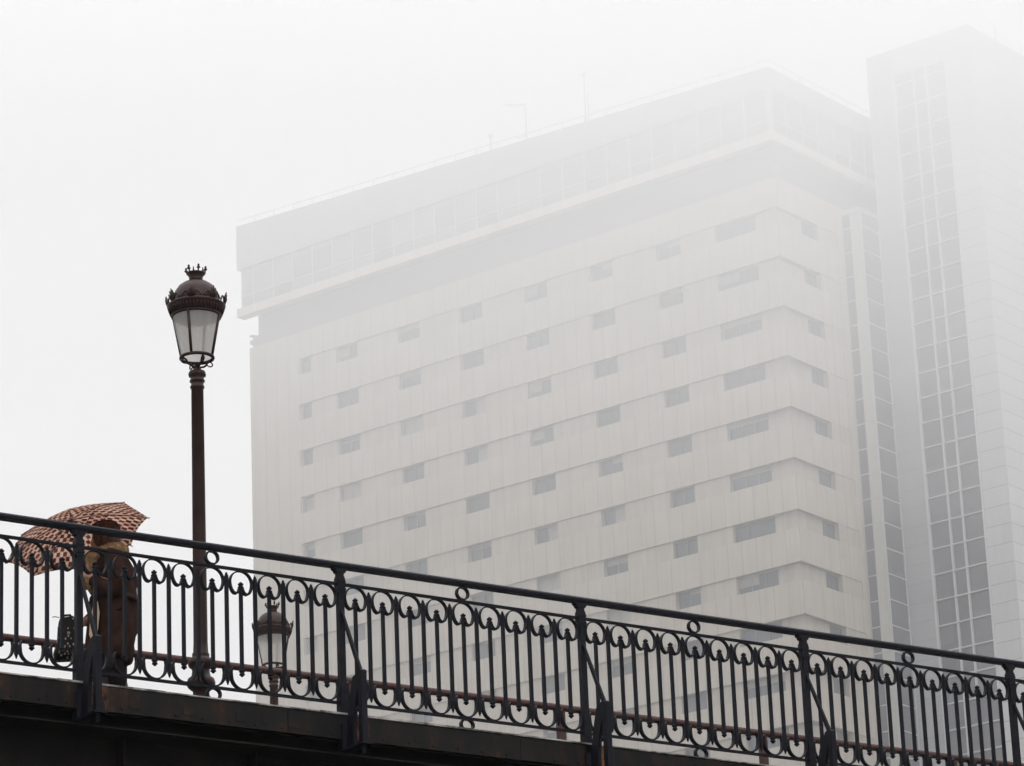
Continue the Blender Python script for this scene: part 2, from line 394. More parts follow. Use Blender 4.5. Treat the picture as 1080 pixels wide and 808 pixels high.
def street_lamp(loc, H, rz, label):
    """H = height of the pole cap above the foot"""
    L = empty('street_lamp', label, 'street lamp', loc, rz, 'brown crown-topped lantern street lamps')
    m = MB(); n = 24
    m.lathe([(.15,0),(.15,.05),(.12,.07),(.075,.10),(.058,.14),(.056,.205),(.070,.215),(.092,.235),(.099,.262),(.090,.292),(.066,.310),(.060,.345),(.062,.362),(.083,.378),(.090,.405),(.078,.432),(.056,.442),(.060,.456),(.058,.470),(.052,.478),
             (.049,.55),(.043,H-.13),(.049,H-.125),(.051,H-.115),(.045,H-.105),(.043,H-.085),(.053,H-.078),(.053,H-.066),(.044,H-.058),(.050,H-.045),(.058,H-.02),(.056,H-.002),(.040,H+.006),(.026,H+.014),(.020,H+.06)], n)
    # flutes on the cap
    for k in range(12):
        a = 2*PI*k/12; m.ball((.054*math.cos(a),.054*math.sin(a),H-.024), .009,.009,.02, 6,4)
    m.build('pole', lampiron, L)
    zb = H+.100; zt = H+.405          # glass foot and head
    rb, rt = .106, .166
    m = MB()
    for k in range(4):
        a = R(45)+PI/2*k; c,s = math.cos(a), math.sin(a)
        P = [(.018,.02),(.030,.035),(.050,.040),(.068,.052),(.082,.078),(.104,.090)]
        m.tube([(r*c,r*s,H+h) for r,h in P], .0075, 6)
        # small curl
        Q = [(.098+.022*math.cos(b), .066+.017*math.sin(b)) for b in [R(200)+R(290)*j/10 for j in range(11)]]
        m.tube([(r*c,r*s,H+h) for r,h in Q], .005, 6)
    m.tube([(.113*math.cos(2*PI*k/32),.113*math.sin(2*PI*k/32),zb) for k in range(32)], .0125, 8, closed=True)
    m.build('cradle', lampiron, L)
    m = MB(); m.lathe([(rb,zb),(rt,zt)], 32, close=False); m.build('pane', frost, L)
    m = MB()
    for k in range(4):
        a = R(0)+PI/2*k; c,s = math.cos(a), math.sin(a)
        m.tube([((rb+.005)*c,(rb+.005)*s,zb-.005),((rt+.005)*c,(rt+.005)*s,zt+.01)], .0105, 6)
    m.tube([(.169*math.cos(2*PI*k/32),.169*math.sin(2*PI*k/32),zt+.004) for k in range(32)], .010, 8, closed=True)
    m.build('lantern_frame', lampiron, L)
    # burner and reflector under the roof
    m = MB(); m.lathe([(.155,zt+.006),(.120,zt+.02),(.03,zt+.028)], 24); m.lathe([(.03,zt-.06),(.045,zt-.04),(.045,zt+.0),(.02,zt+.02)], 16)
    m.build('reflector', lampiron, L)
    # ribbed cornice
    m = MB(); m.lathe([(.172,zt+.006),(.180,zt+.020),(.196,zt+.062),(.205,zt+.072),(.207,zt+.082),(.196,zt+.092),(.160,zt+.096),(.10,zt+.09)], 40)
    for k in range(48):
        a = 2*PI*k/48; c,s = math.cos(a), math.sin(a)
        m.tube([(.180*c,.180*s,zt+.016),(.197*c,.197*s,zt+.060)], .0048, 5)
    m.build('cornice', lampiron, L)
    # openwork gallery above the cornice: wave of scrolls and palmettes
    m = MB(); rg = .200
    for k in range(8):
        a0 = 2*PI*k/8 + R(10)
        for sg in (1,-1):
            pts = []
            for j in range(13):
                u = j/12; a = a0 + sg*(.05+u*.30); 
                h = zt+.094 + .044*math.sin(PI*u)*(1 if u<.6 else .75) + .006*math.sin(3*PI*u)
                pts.append((rg*math.cos(a), rg*math.sin(a), h))
            m.tube(pts, .0062, 5)
            cx = a0+sg*.13
            m.tube([((rg+.003)*math.cos(cx+.055*math.cos(b)), (rg+.003)*math.sin(cx+.055*math.cos(b)), zt+.118+.013*math.sin(b)) for b in [2*PI*j/10 for j in range(10)]], .004, 5, closed=True)
        for da,hh,tl in ((0,.084,.0),(.055,.068,.012),(-.055,.068,-.012),(.10,.046,.02),(-.10,.046,-.02)):
            a = a0+da*.8; a2 = a0+da*1.5
            m.tube([(rg*math.cos(a),rg*math.sin(a),zt+.088),((rg+.006)*math.cos(a),(rg+.006)*math.sin(a),zt+.088+hh*.55),((rg+.016)*math.cos(a2),(rg+.016)*math.sin(a2),zt+.088+hh)], [.007,.0105,.004], 6)
    m.build('gallery', lampiron, L)
    zd = zt+.09
    m = MB(); m.lathe([(.166,zd),(.168,zd+.02),(.163,zd+.06),(.150,zd+.100),(.125,zd+.138),(.092,zd+.163),(.062,zd+.175),(.052,zd+.178),(.050,zd+.186)], 36)
    dome = m.build('roof', lampiron, L)
    zc = zd+.184
    m = MB(); m.lathe([(.052,zc),(.048,zc+.012),(.050,zc+.030),(.060,zc+.046),(.066,zc+.052),(.066,zc+.058),(.058,zc+.060),(.046,zc+.05)], 24)
    for k in range(12):
        a = 2*PI*k/12+.1; big = k%2==0; hgt = .044 if big else .028; c,s = math.cos(a), math.sin(a)
        m.tube([(.062*c,.062*s,zc+.052),(.067*c,.067*s,zc+.052+hgt*.4),(.070*c,.070*s,zc+.052+hgt)], [.006,.0055,.003], 6)
        if big: m.ball((.070*c,.070*s,zc+.052+hgt*.62), .014,.014,.009, 8,4); m.ball((.071*c,.071*s,zc+.052+hgt), .009,.009,.011, 8,4)
        else: m.ball((.068*c,.068*s,zc+.052+hgt), .005,.005,.006, 6,4)
    m.build('crown', lampiron, dome)
    return L
street_lamp(Vector((-2.199,24.905,DECK)), 2.516, R(-15), 'near tall brown street lamp standing behind the railing, its lantern clear above the handrail')
street_lamp(Vector((-2.605,38.058,7.80)), 11.153-7.80-.82, R(-13), 'farther brown street lamp whose lantern shows between the railing bars')

# ================================================================== HOTEL TOWER (local x = right along the front, y = back along the side)
hotel = empty('hotel_tower', 'tall pale concrete tower with staggered small windows and a glazed top storey in fog', 'building', CA, PHI)
Z0 = 80.28
cols = [(-4.48,-1.74),(-8.65,-6.93),(-13.55,-11.83),(-18.43,-16.71),(-23.43,-21.65),(-28.25,-26.53),(-33.22,-31.5),(-36.22,-35.31)]
side = (2.75,4.05)
NF = 27
zs = [Z0-3*i for i in range(NF)]
zs = [z for z in zs if z > 1.5]
m = MB()
m.box(-40.3,-.75,.75,14,-1.59,82.05)                        # inner mass
m.box(-40.3,-36.3,0,.747,-1.59,82.05)                       # plain strip at the far left end
m.box(-.747,0,6.05,14,-1.59,82.05)                          # plain strip at the back of the side
m.build('wall', wallA, hotel)
m = MB(); mb = MB()
for i,z in enumerate(zs):
    # spandrel: from this groove up to the window sill above
    zt = min(z+1.92, 82.05) if i == 0 else z+1.95
    if i == 0: zt = 82.05
    m.prism([(-36.298,0),(0,0),(0,6.048),(-.30,6.048),(-.30,.30),(-36.298,.30)],'z',z,zt)
    # window band below the groove: wall pieces between the windows
    zb = z-1.05
    xs = sorted([c for pr in cols for c in pr])
    segs = [(-36.298,xs[0])]+[(xs[2*k+1],xs[2*k+2]) for k in range(len(xs)//2-1)]
    for a,c in segs: mb.box(a,c,.085,.745,zb+.002,z-.002)
    mb.prism([(xs[-1],.27),(-.27,.27),(-.27,side[0]),(-.74,side[0]),(-.74,.745),(xs[-1],.745)],'z',zb+.002,z-.002)
    mb.box(-.745,-.03,side[1],6.05,zb+.002,z-.002)
m.build('spandrel', wallA, hotel); mb.build('window_wall', bandA, hotel)
# windows
rw = random.Random(3)
def window(parent, w, style, ry=0):
    """window w wide, 1.05 high; local origin at the upper left outer corner, faces -y"""
    m = MB(); h=1.046; y=.34
    m.box(0,w,y-.03,y+.05,-.07,0); m.box(0,w,y-.03,y+.05,-h,-h+.06)
    m.box(0,.06,y-.03,y+.05,-h+.06,-.07); m.box(w-.06,w,y-.03,y+.05,-h+.06,-.07)
    n = 2 if w<2 else 3
    if w < 1.2: n = 1
    for k in range(1,n): m.box(w*k/n-.018,w*k/n+.018,y-.02,y+.04,-h+.06,-.07)
    fr = m.build('window', whiteframe if style%3 else darkframe, parent)
    m = MB(); m.box(.06,w-.06,y+.052,y+.07,-h+.06,-.07); m.build('pane', glassA, fr)
    if style in (1,2,4,5):
        dn = {1:.35,2:.95,4:.6,5:.22}[style]; x1 = w-.06 if style != 4 else w*.5
        x0 = .07 if rw.random()<.6 else w*.5 if w>1.2 else .07
        if x1 <= x0+.1: x0=.07
        m = MB(); m.box(x0,x1,y+.005,y+.03,-.07-(h-.14)*dn,-.075); m.build('blind', blindm, fr)
    return fr
def style(i,c):
    fixed = {(6,2):1,(6,3):2,(7,2):2,(5,2):2,(5,3):2,(6,1):0,(5,1):0,(7,0):4}
    if (i,c) in fixed: return fixed[(i,c)]
    return rw.choice([0,0,3,3,0,1,2,4,5,5])
for i in range(0,12):
    for c,(a,b_) in enumerate(cols):
        if c in (5,6,7) and i > 9: continue
        o = window(hotel, b_-a, style(i,c)); o.location = (a, 0, zs[i])
    o = window(hotel, side[1]-side[0], rw.choice([0,3,0])); o.rotation_euler = (0,0,PI/2); o.location = (0, side[0], zs[i])
low = MB()
for i in range(12, len(zs)):
    for a,b_ in cols: low.box(a,b_,.36,.40,zs[i]-1.045,zs[i]-.003)
    low.box(-.40,-.36,side[0],side[1],zs[i]-1.045,zs[i]-.003)
for i in (10,11):
    for a,b_ in cols[5:]: low.box(a,b_,.36,.40,zs[i]-1.045,zs[i]-.003)
tag(low.build('lower_windows', glassA, hotel), kind='stuff')
# thin drip line at each groove
m = MB()
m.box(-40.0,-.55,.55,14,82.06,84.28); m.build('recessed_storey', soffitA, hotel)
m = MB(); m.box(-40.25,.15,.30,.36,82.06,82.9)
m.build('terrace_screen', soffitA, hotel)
m = MB(); m.prism([(-41.15,-.18),(.12,-.18),(.12,14),(-.8,14),(-.8,.5),(-41.15,.5)],'z',84.30,84.86); m.build('cornice', corniceA, hotel)
m = MB(); m.box(-40.9,-.02,.0,14,84.87,87.5); m.build('glazed_storey', glassG, hotel)
m = MB(); x = -.2
while x > -41: m.box(x-.045,x+.045,-.09,-.005,84.87,87.48); x -= 1.65
y = 1.4
while y < 14: m.box(-.018,.07,y-.045,y+.045,84.87,87.48); y += 1.65
m.box(-40.9,-.05,-.06,-.008,85.62,85.69); m.box(-.016,.04,.05,14,85.62,85.69)
m.box(-.13,.06,-.12,.05,84.865,87.49)
m.build('mullions', galm, hotel)
def rz_(x): return 88.85-1.65*x/41.05
m = MB(); m.prism([(-41.15,87.505),(.1,87.505),(.1,rz_(.1)),(-41.15,rz_(-41.15))],'y',-.14,.3)
m.prism([(.302,87.505),(14,87.505),(14,88.95),(.302,88.85)],'x',-.3,.1)
m.box(-40.8,-.31,.302,13.9,87.51,88.3)
m.build('parapet', parapetA, hotel)
m = MB()
m.tube([(-41.05,.05,rz_(-41.05)+.47),(0,.05,rz_(0)+.47)], .03, 6); m.tube([(0,.05,89.32),(0,13.9,89.42)], .03, 6)
x = -.1
while x > -41: m.tube([(x,.05,rz_(x)-.05),(x,.05,rz_(x)+.47)], .028, 5); x -= 1.65
y = 1.6
while y < 13.5: m.tube([(0,y,88.8),(0,y,89.34)], .028, 5); y += 1.65
m.build('roof_rail', alu, hotel)
m = MB(); m.box(-40.52,-40.302,.3,.7,82.45,82.7); m.box(-40.62,-40.30,.35,.65,83.0,83.08); m.build('wall_fixture', soffitA, hotel)

# things standing on its roof
def roofpt(x, y, z): return CA + Matrix.Rotation(PHI,3,'Z') @ Vector((x,y,z))
def roof_thing(name,label,cat,x,y=.6):
    o = empty(name,label,cat,roofpt(x,y,88.3),PHI); return o
mast = roof_thing('antenna_mast','tall thin twin antenna mast on the roof edge, right of the bent roof pole','antenna',-13.6)
m = MB(); m.tube([(0,0,0),(0,0,4.75)], .055, 6); m.tube([(.22,0,0),(.22,0,3.2)], .04, 6); m.build('pole', alu, mast)
m = MB(); m.tube([(-.35,0,4.5),(.35,0,4.5)], .035, 6); m.ball((0,0,4.5),.13,.13,.13,8,6); m.build('aerial', alu, mast)
rl = roof_thing('roof_light','bent pole light with an arm reaching left from the roof edge','light pole',-18.1)
m = MB(); m.tube([(0,0,0),(0,0,3.95)], .055, 6); m.tube([(0,0,1.9),(-.9,0,1.95)], .04, 6); m.build('pole', alu, rl)
m = MB(); m.tube([(.05,0,3.95),(-.7,0,4.1),(-1.5,0,4.35)], .06, 6); m.build('arm', alu, rl)
sm = roof_thing('roof_vent','short capped pipe on the roof edge, leftmost of the roof fittings','vent pipe',-20.85)
m = MB(); m.tube([(0,0,0),(0,0,2.6)], .06, 6); m.build('pipe', alu, sm)
m = MB(); m.lathe([(.16,0),(.16,.1),(.05,.2)], 8, 0,0,2.6); m.build('cap', alu, sm)

# ================================================================== OFFICE TOWER behind on the right, same axes
E3 = roofpt(1.27, 8.69, 0)
office = empty('office_tower', 'taller grey office tower with a vertical glass strip, right of the concrete tower', 'building', E3, PHI)
TB = 91.9
m = MB(); m.box(0,1.70,0,12,-1.59,TB-.003); m.build('grey_wall', greyB, office)
m = MB(); m.box(5.38,7.05,0,16,-1.59,TB); m.box(1.70,5.38,0,16,90.2,TB); m.box(1.70,5.38,.6,16,-1.59,90.19); m.build('wall', panelB, office)
m = MB(); m.box(1.76,5.32,.14,.2,-1.59,90.19); m.build('curtain_wall', glassB, office)
m = MB()
for x,w in ((1.735,.055),(3.1,.036),(3.97,.036),(5.345,.055)): m.box(x-w,x+w,-.06,.138,-1.59,90.19)
m.build('mullion', alu, office)
m = MB(); z = 64.08-1.5*43
while z < 90: m.box(1.80,5.28,-.035,.137,z-.032,z+.032); z += 1.5
m.build('transom', alu, office)
m = MB(); m.box(-.04,-.002,-.02,.12,-1.59,TB); m.box(7.02,7.09,-.035,-.002,-1.59,TB); m.build('corner_trim', alu, office)
# glazed link between the two towers (part of the office tower)
m = MB(); m.box(-1.22,-.047,-2.08,.0,-1.59,81.5)
lk = m.build('glazed_link', glassB, office)
m = MB()
m.box(-1.25,-1.21,-2.11,-2.085,-1.59,81.5); m.box(-.64,-.57,-2.15,-2.085,-1.59,81.5); m.box(-.09,-.0,-2.15,-2.085,-1.59,81.5)
m.box(-.043,.03,-.10,-.025,-1.59,81.5); m.box(-.043,.045,-2.082,-1.95,-1.59,81.5)
z = 64.18-1.5*43
while z < 81.4:
    m.box(-1.20,-.64,-2.135,-2.086,z-.035,z+.035); m.box(-.042,.012,-1.949,-.101,z-.035,z+.035); z += 1.5
m.box(-1.27,.05,-2.2,.0,81.503,81.8)
m.build('frame', linkm, lk)
m = MB(); m.box(-.57,-.10,-2.12,-2.084,-1.59,81.5); m.build('cream_panel', creamL, lk)
an = empty('rooftop_antenna', 'thin leaning antenna on top of the grey office tower', 'antenna', E3+Matrix.Rotation(PHI,3,'Z')@Vector((6.8,3.6,TB)), PHI)
m = MB(); m.tube([(0,0,0),(-.02,0,.9),(-.28,0,1.55)], .05, 6); m.build('pole', alu, an)

# ================================================================== WOMAN WITH UMBRELLA (local x = picture right, she faces -x; y = away)
PC = Vector((-2.876, 25.544, DECK))
coatm, nt, b = mat('brown_coat', (.05,.022,.016), .95, Specular_IOR_Level=.08)
f = noise(nt, 7, 6, .7); nt.links.new(ramp(nt, f, [(.3,(.014,.0066,.0055)),(.7,(.036,.017,.012))]), b.inputs['Base Color']); bump(nt, b, noise(nt, 60, 4), .5, .006)
furm, nt, b = mat('tan_fur', (.30,.20,.12), .95, Specular_IOR_Level=.05)
f = noise(nt, 26, 6, .75); nt.links.new(ramp(nt, f, [(.3,(.10,.055,.028)),(.52,(.28,.17,.09)),(.7,(.45,.33,.21))]), b.inputs['Base Color']); bump(nt, b, noise(nt, 55, 5, .8), 1.0, .02)
liningm, nt, b = mat('tan_lining', (.38,.27,.18), .8)
hairm, nt, b = mat('auburn_hair', (.06,.024,.012), .6, Specular_IOR_Level=.2)
f = noise(nt, 5, 4, .6, sc=(9,9,1.2)); nt.links.new(ramp(nt, f, [(.3,(.025,.010,.006)),(.7,(.085,.032,.016))]), b.inputs['Base Color']); bump(nt, b, f, .8, .01)
skinm, _, _ = mat('skin', (.36,.19,.13), .55, Subsurface_Weight=.1)
bootm, _, _ = mat('black_boots', (.006,.005,.005), .55, Specular_IOR_Level=.15)
trousm, _, _ = mat('dark_trousers', (.009,.006,.006), .95, Specular_IOR_Level=.05)
blackm, nt, b = mat('bag_black', (.006,.006,.006), .6, Specular_IOR_Level=.15)

woman = empty('person', 'woman in a brown coat with tan fur collar walking left under a checked umbrella', 'person', PC, 0)
def skin_mesh(name, verts, edges, radii, material, parent, sub=2, root=0):
    me = bpy.data.meshes.new(name); me.from_pydata(verts, edges, []); o = bpy.data.objects.new(name, me); col.objects.link(o)
    sm = o.modifiers.new('Skin','SKIN'); sm.use_smooth_shade = True
    sv = me.skin_vertices[0].data
    for v,r in zip(sv, radii): v.radius = (r if isinstance(r,tuple) else (r,r)); v.use_root = False
    sv[root].use_root = True
    ss = o.modifiers.new('Sub','SUBSURF'); ss.levels = ss.render_levels = sub
    me.materials.append(material); o.parent = parent
    return o
# hand positions
HU = Vector((-.165,-.17,1.205))     # hand on the umbrella
HB = Vector((-.245,.06,.865))       # hand with the bag
V = [(0,0,.92),(0,0,1.08),(-.005,0,1.24),(-.005,0,1.36),(-.03,0,1.43),(-.05,0,1.50),(-.055,0,1.575),     # 0-6 pelvis..head
     (0,-.09,.88),(-.07,-.09,.50),(-.07,-.09,.09),(-.10,-.09,.045),(-.20,-.09,.03),                       # 7-11 near leg (step forward)
     (0,.09,.88),(.03,.09,.48),(.065,.09,.12),(.05,.09,.06),(-.05,.09,.03),                                 # 12-16 far leg (trailing)
     (.0,-.16,1.345),(.07,-.235,1.09),(HU.x+.045,HU.y,HU.z-.015),                                          # 17-19 near arm
     (.0,.16,1.345),(-.03,.20,1.09),(HB.x+.01,HB.y,HB.z+.045)]                                            # 20-22 far arm
E_ = [(0,1),(1,2),(2,3),(3,4),(4,5),(5,6),(0,7),(7,8),(8,9),(9,10),(10,11),(0,12),(12,13),(13,14),(14,15),(15,16),(3,17),(17,18),(18,19),(3,20),(20,21),(21,22)]
RR = [(.13,.16),(.11,.13),(.11,.15),(.08,.11),.05,.075,.085, .09,.055,.037,.045,.03, .09,.055,.037,.045,.03, .06,.04,.026, .06,.04,.026]
# fingers on the same continuous body
def fingers(hand, wrist_i, palm_dir, curl, thumb, spread):
    """palm_dir: direction wrist->knuckles; curl: direction the fingers close; spread: across the palm"""
    pd, cu, sp = palm_dir.normalized(), curl.normalized(), spread.normalized()
    V.append(tuple(hand)); pi_ = len(V)-1; E_.append((wrist_i, pi_)); RR.append((.026,.020))
    for k,ln in zip((-1.5,-.5,.5,1.5),(.9,1.05,1.0,.8)):
        base = hand+pd*.028+sp*k*.017; mid = base+pd*.022*ln+cu*.012; tip = mid+cu*.026*ln-pd*.004; end = tip-pd*.020*ln+cu*.006
        i = len(V); V.extend([tuple(base),tuple(mid),tuple(tip),tuple(end)]); E_.extend([(pi_,i),(i,i+1),(i+1,i+2),(i+2,i+3)]); RR.extend([.0095,.0088,.0082,.0072])
    b0 = hand-pd*.005+thumb.normalized()*.022; b1 = b0+thumb.normalized()*.02+cu*.02; b2 = b1+pd*.016+cu*.012
    i = len(V); V.extend([tuple(b0),tuple(b1),tuple(b2)]); E_.extend([(pi_,i),(i,i+1),(i+1,i+2)]); RR.extend([.011,.0095,.0082])
fingers(HU, 19, Vector((-1,0,.25)), Vector((0,1,-.1)), Vector((0,.3,1)), Vector((.2,0,1)))
fingers(HB, 22, Vector((-.2,0,-1)), Vector((-1,0,.2)), Vector((-.4,-1,0)), Vector((0,1,0)))
skin_mesh('body', V, E_, RR, skinm, woman, 2)
# head with a face looking left
m = MB()
def head_ring(z):
    pts = []
    # profile radii by height (chin .0 .. crown .225)
    return pts
hz = [(.000,.030,.028,-.058),(.018,.050,.044,-.045),(.045,.066,.058,-.026),(.075,.080,.068,-.012),(.105,.092,.074,-.002),(.135,.098,.077,.004),(.165,.095,.076,.008),(.190,.082,.067,.010),(.208,.058,.048,.010),(.217,.024,.020,.010)]
HX, HZ = -.045, 1.415
rings = []
for h,rx,ry,cx in hz:
    ring = []
    for k in range(28):
        a = 2*PI*k/28; x = cx+rx*math.cos(a); y = ry*math.sin(a)
        fa = max(0,-math.cos(a))**14
        if .060 < h < .10: x -= fa*(.020 if h<.08 else .010)         # nose
        if .040 < h < .05: x -= fa*.006                              # lips
        if h < .03: x -= fa*.006                                     # chin
        ee = math.exp(-((abs(y)-.030)/.014)**2)*(1 if math.cos(a)<0 else 0)
        if .10 < h < .11: x += ee*.010                               # eye sockets
        ring.append((HX+x, y, HZ+h))
    rings.append(ring)
m.loft(rings)
for s in (-1,1): m.ball((HX+.006, s*.076, HZ+.095), .016,.007,.028, 8,6)    # ears
hd = m.build('head', skinm, woman); sb = hd.modifiers.new('s','SUBSURF'); sb.levels=sb.render_levels=1
m = MB()
for s in (-1,1): m.ball((HX-.080, s*.030, HZ+.106), .011,.012,.008, 8,6)
eyem,_,_ = mat('eye', (.05,.035,.03), .2); m.build('eyes', eyem, hd)
lipm,_,_ = mat('lips', (.30,.07,.06), .5); m = MB(); m.ball((HX-.094,0,HZ+.043), .008,.020,.007, 8,6); m.build('lips', lipm, hd)
# bob of hair
m = MB(); rings = []
for j,(h,r1,r2,cx) in enumerate([(.030,.050,.080,.050),(.050,.066,.092,.040),(.085,.076,.098,.030),(.120,.088,.098,.020),(.155,.106,.097,.006),(.190,.108,.088,.002),(.215,.088,.070,.004),(.232,.055,.045,.006),(.238,.02,.018,.006)]):
    ring = []
    for k in range(32):
        a = 2*PI*k/32; x = r1*math.cos(a); y = r2*math.sin(a)
        wv = 1+.03*math.sin(a*9+j)+.02*math.sin(a*5-j*2)
        ring.append((HX+cx+x*wv, y*wv, HZ+h))
    rings.append(ring)
m.loft(rings)
for s in (-1,1):     # side locks falling beside the face
    m.tube([(HX-.05,s*.075,HZ+.17),(HX-.055,s*.088,HZ+.12),(HX-.045,s*.090,HZ+.06),(HX-.02,s*.080,HZ+.015)], [.018,.024,.026,.012], 8)
    m.tube([(HX-.005,s*.078,HZ+.16),(HX-.005,s*.094,HZ+.10),(HX+.005,s*.090,HZ+.03),(HX+.01,s*.075,HZ+.0)], [.022,.028,.028,.012], 8)
m.build('hair', hairm, woman)
# coat
def ering(cx, cy, z, rx, ry, n=32, wob=0, ph=0, tilt=0):
    return [(cx+rx*math.cos(2*PI*k/n)*(1+wob*math.sin(2*PI*k/n*5+ph)), cy+ry*math.sin(2*PI*k/n)*(1+wob*math.sin(2*PI*k/n*5+ph)), z+tilt*math.cos(2*PI*k/n)) for k in range(n)]
m = MB()
m.loft([ering(.0,0,.60,.122,.20,wob=.07,ph=1,tilt=-.012), ering(.0,0,.64,.128,.205,wob=.06,ph=1), ering(.004,0,.72,.142,.21,wob=.055,ph=1.2), ering(.008,0,.82,.155,.215,wob=.045,ph=1.4), ering(.012,0,.95,.170,.212,wob=.03,ph=1.7),
        ering(.012,0,1.05,.162,.20,wob=.02,ph=2), ering(.012,0,1.13,.158,.20,wob=.015), ering(.012,0,1.22,.158,.205,wob=.012), ering(.010,0,1.29,.145,.205), ering(.010,0,1.345,.122,.195), ering(.005,0,1.38,.095,.155), ering(.0,0,1.405,.075,.105), ering(-.005,0,1.43,.06,.07)])
coat = m.build('coat', coatm, woman)
fold = bpy.data.textures.new('folds', 'CLOUDS'); fold.noise_scale = .16; fold.noise_depth = 2
def cloth_mod(o, k=.035, sub=2):
    a = o.modifiers.new('s','SUBSURF'); a.levels = a.render_levels = sub
    d = o.modifiers.new('d','DISPLACE'); d.texture = fold; d.strength = k; d.mid_level = .5; d.texture_coords = 'LOCAL'
    return o
cloth_mod(coat, .06)
def limb(pts, rs, mt, name, par, n=14, fold=.05):
    m = MB(); m.tube(pts, rs, n); return m.build(name, mt, par)
limb([(.02,-.15,1.36),(.025,-.20,1.325),(.05,-.235,1.22),(.075,-.25,1.10),(.06,-.248,1.06),(.0,-.235,1.07),(-.07,-.205,1.13),(-.118,-.178,1.182)],
     [.055,.075,.072,.066,.066,.062,.055,.046], coatm, 'sleeve', coat); cloth_mod(bpy.data.objects[-1] if False else coat.children[-1], .03, 2)
limb([(.02,.15,1.36),(.02,.20,1.325),(.0,.235,1.22),(-.03,.22,1.09),(-.12,.15,1.0),(-.225,.075,.925)],
     [.055,.075,.070,.062,.056,.045], coatm, 'sleeve', coat); cloth_mod(bpy.data.objects[-1] if False else coat.children[-1], .03, 2)
# coat belt seam, pocket flap, front edge falling open with pale lining
m = MB(); m.loft([ering(.012,0,1.035,.172,.212), ering(.012,0,1.075,.168,.208)]); m.build('belt', coatm, coat)
m = MB()
m.prism([(-.105,.98),(-.075,1.0),(-.062,.92),(-.075,.80),(-.112,.70),(-.135,.76),(-.130,.86)],'y',-.212,-.192); m.build('lining', liningm, coat)
m = MB(); m.prism([(-.175,.62),(-.135,.99),(-.105,.985),(-.112,.80),(-.150,.60)],'y',-.20,-.16); m.build('coat_front', coatm, coat)
m = MB(); m.prism([(.02,.955),(.12,.985),(.125,.95),(.025,.92)],'y',-.226,-.195); m.build('pocket_flap', coatm, coat)
# fur collar and scarf ends hanging in front
m = MB(); rr = random.Random(2)
rg = []
for j in range(9):
    u = j/8
    rg.append([(-.010+(.105+.02*math.sin(2*PI*u))*math.cos(a)*1, (.115)*math.sin(a), 1.405+.045*math.sin(u*2*PI)+.0*a) for a in [2*PI*k/26 for k in range(26)]])
pts = [(-.015+.092*math.cos(a), .098*math.sin(a), 1.405+.020*math.cos(a)) for a in [2*PI*k/24 for k in range(24)]]
m.tube(pts, .048, 12, closed=True)
m.tube([(-.08,-.075,1.40),(-.125,-.10,1.35),(-.155,-.115,1.28),(-.165,-.12,1.20),(-.16,-.12,1.12)], [.045,.055,.052,.045,.028], 12)
m.tube([(-.09,.02,1.41),(-.135,-.01,1.37),(-.165,-.03,1.28),(-.175,-.03,1.18)], [.05,.055,.050,.035], 12)
m.tube([(-.10,-.06,1.06),(-.135,-.14,1.12),(-.150,-.175,1.20)], [.02,.028,.02], 10)
for v in m.bm.verts:
    v.co += Vector((rr.uniform(-1,1),rr.uniform(-1,1),rr.uniform(-1,1)))*.006
m.build('fur_collar', furm, woman)
# trousers and boots
limb([(0,-.09,.92),(-.04,-.09,.70),(-.065,-.09,.50),(-.07,-.09,.40)], [.10,.085,.07,.066], trousm, 'trouser_leg', woman)
limb([(0,.09,.92),(.01,.09,.70),(.025,.09,.50),(.03,.09,.40)], [.10,.085,.07,.066], trousm, 'trouser_leg', woman)
def boot(px, y, lean):
    m = MB(); m.tube([(px-lean*.38,y,.47),(px-lean*.3,y,.42),(px-lean*.15,y,.28),(px,y,.12),(px-.005,y,.07)], [.072,.070,.060,.046,.048], 14)
    m.loft([[(px+.05-s*.27+.0, y+.042*math.cos(a)*w, .005+ (.035+h*math.sin(a)*.5+ h*.5) if math.sin(a)>0 else .005) for a in [2*PI*k/14 for k in range(14)]] for s,w,h in ((0,.6,.06),(.15,.85,.09),(.4,.95,.08),(.65,1.05,.045),(.85,.95,.035),(1,.4,.02))])
    return m.build('boot', bootm, woman)
boot(-.07,-.09,-.0); boot(.065,.09,.10)
# skirt hem edge seen under the coat
m = MB(); m.loft([ering(-.01,0,.40,.095,.13,wob=.08), ering(-.008,0,.52,.098,.15,wob=.05), ering(-.005,0,.66,.105,.18)]); m.build('skirt', trousm, woman)

# umbrella
cloth = bpy.data.materials.new('checked_cloth'); cloth.use_nodes = True; nt = cloth.node_tree; nt.nodes.clear()
o_ = N(nt,'ShaderNodeOutputMaterial'); uv = N(nt,'ShaderNodeUVMap'); uv.uv_map = 'UVMap'
sx = N(nt,'ShaderNodeSeparateXYZ'); nt.links.new(uv.outputs[0], sx.inputs[0])
U = sx.outputs['X']; Vv = sx.outputs['Y']
row = math_(nt,'FLOOR', Vv); sh = math_(nt,'MULTIPLY', math_(nt,'MODULO', row, 2), .5)
cu = math_(nt,'FRACT', math_(nt,'ADD', U, sh)); cv = math_(nt,'FRACT', Vv)
big = math_(nt,'LESS_THAN', cu, .54); 
gap = math_(nt,'GREATER_THAN', cv, .12)
isb = math_(nt,'MULTIPLY', big, gap)
cb = N(nt,'ShaderNodeCombineXYZ'); nt.links.new(math_(nt,'FLOOR', math_(nt,'ADD',U,sh)), cb.inputs[0]); nt.links.new(row, cb.inputs[1])
wn = N(nt,'ShaderNodeTexWhiteNoise', noise_dimensions='2D'); nt.links.new(cb.outputs[0], wn.inputs['Vector'])
brown = mix(nt, wn.outputs['Value'], (.22,.095,.075), (.36,.18,.145))
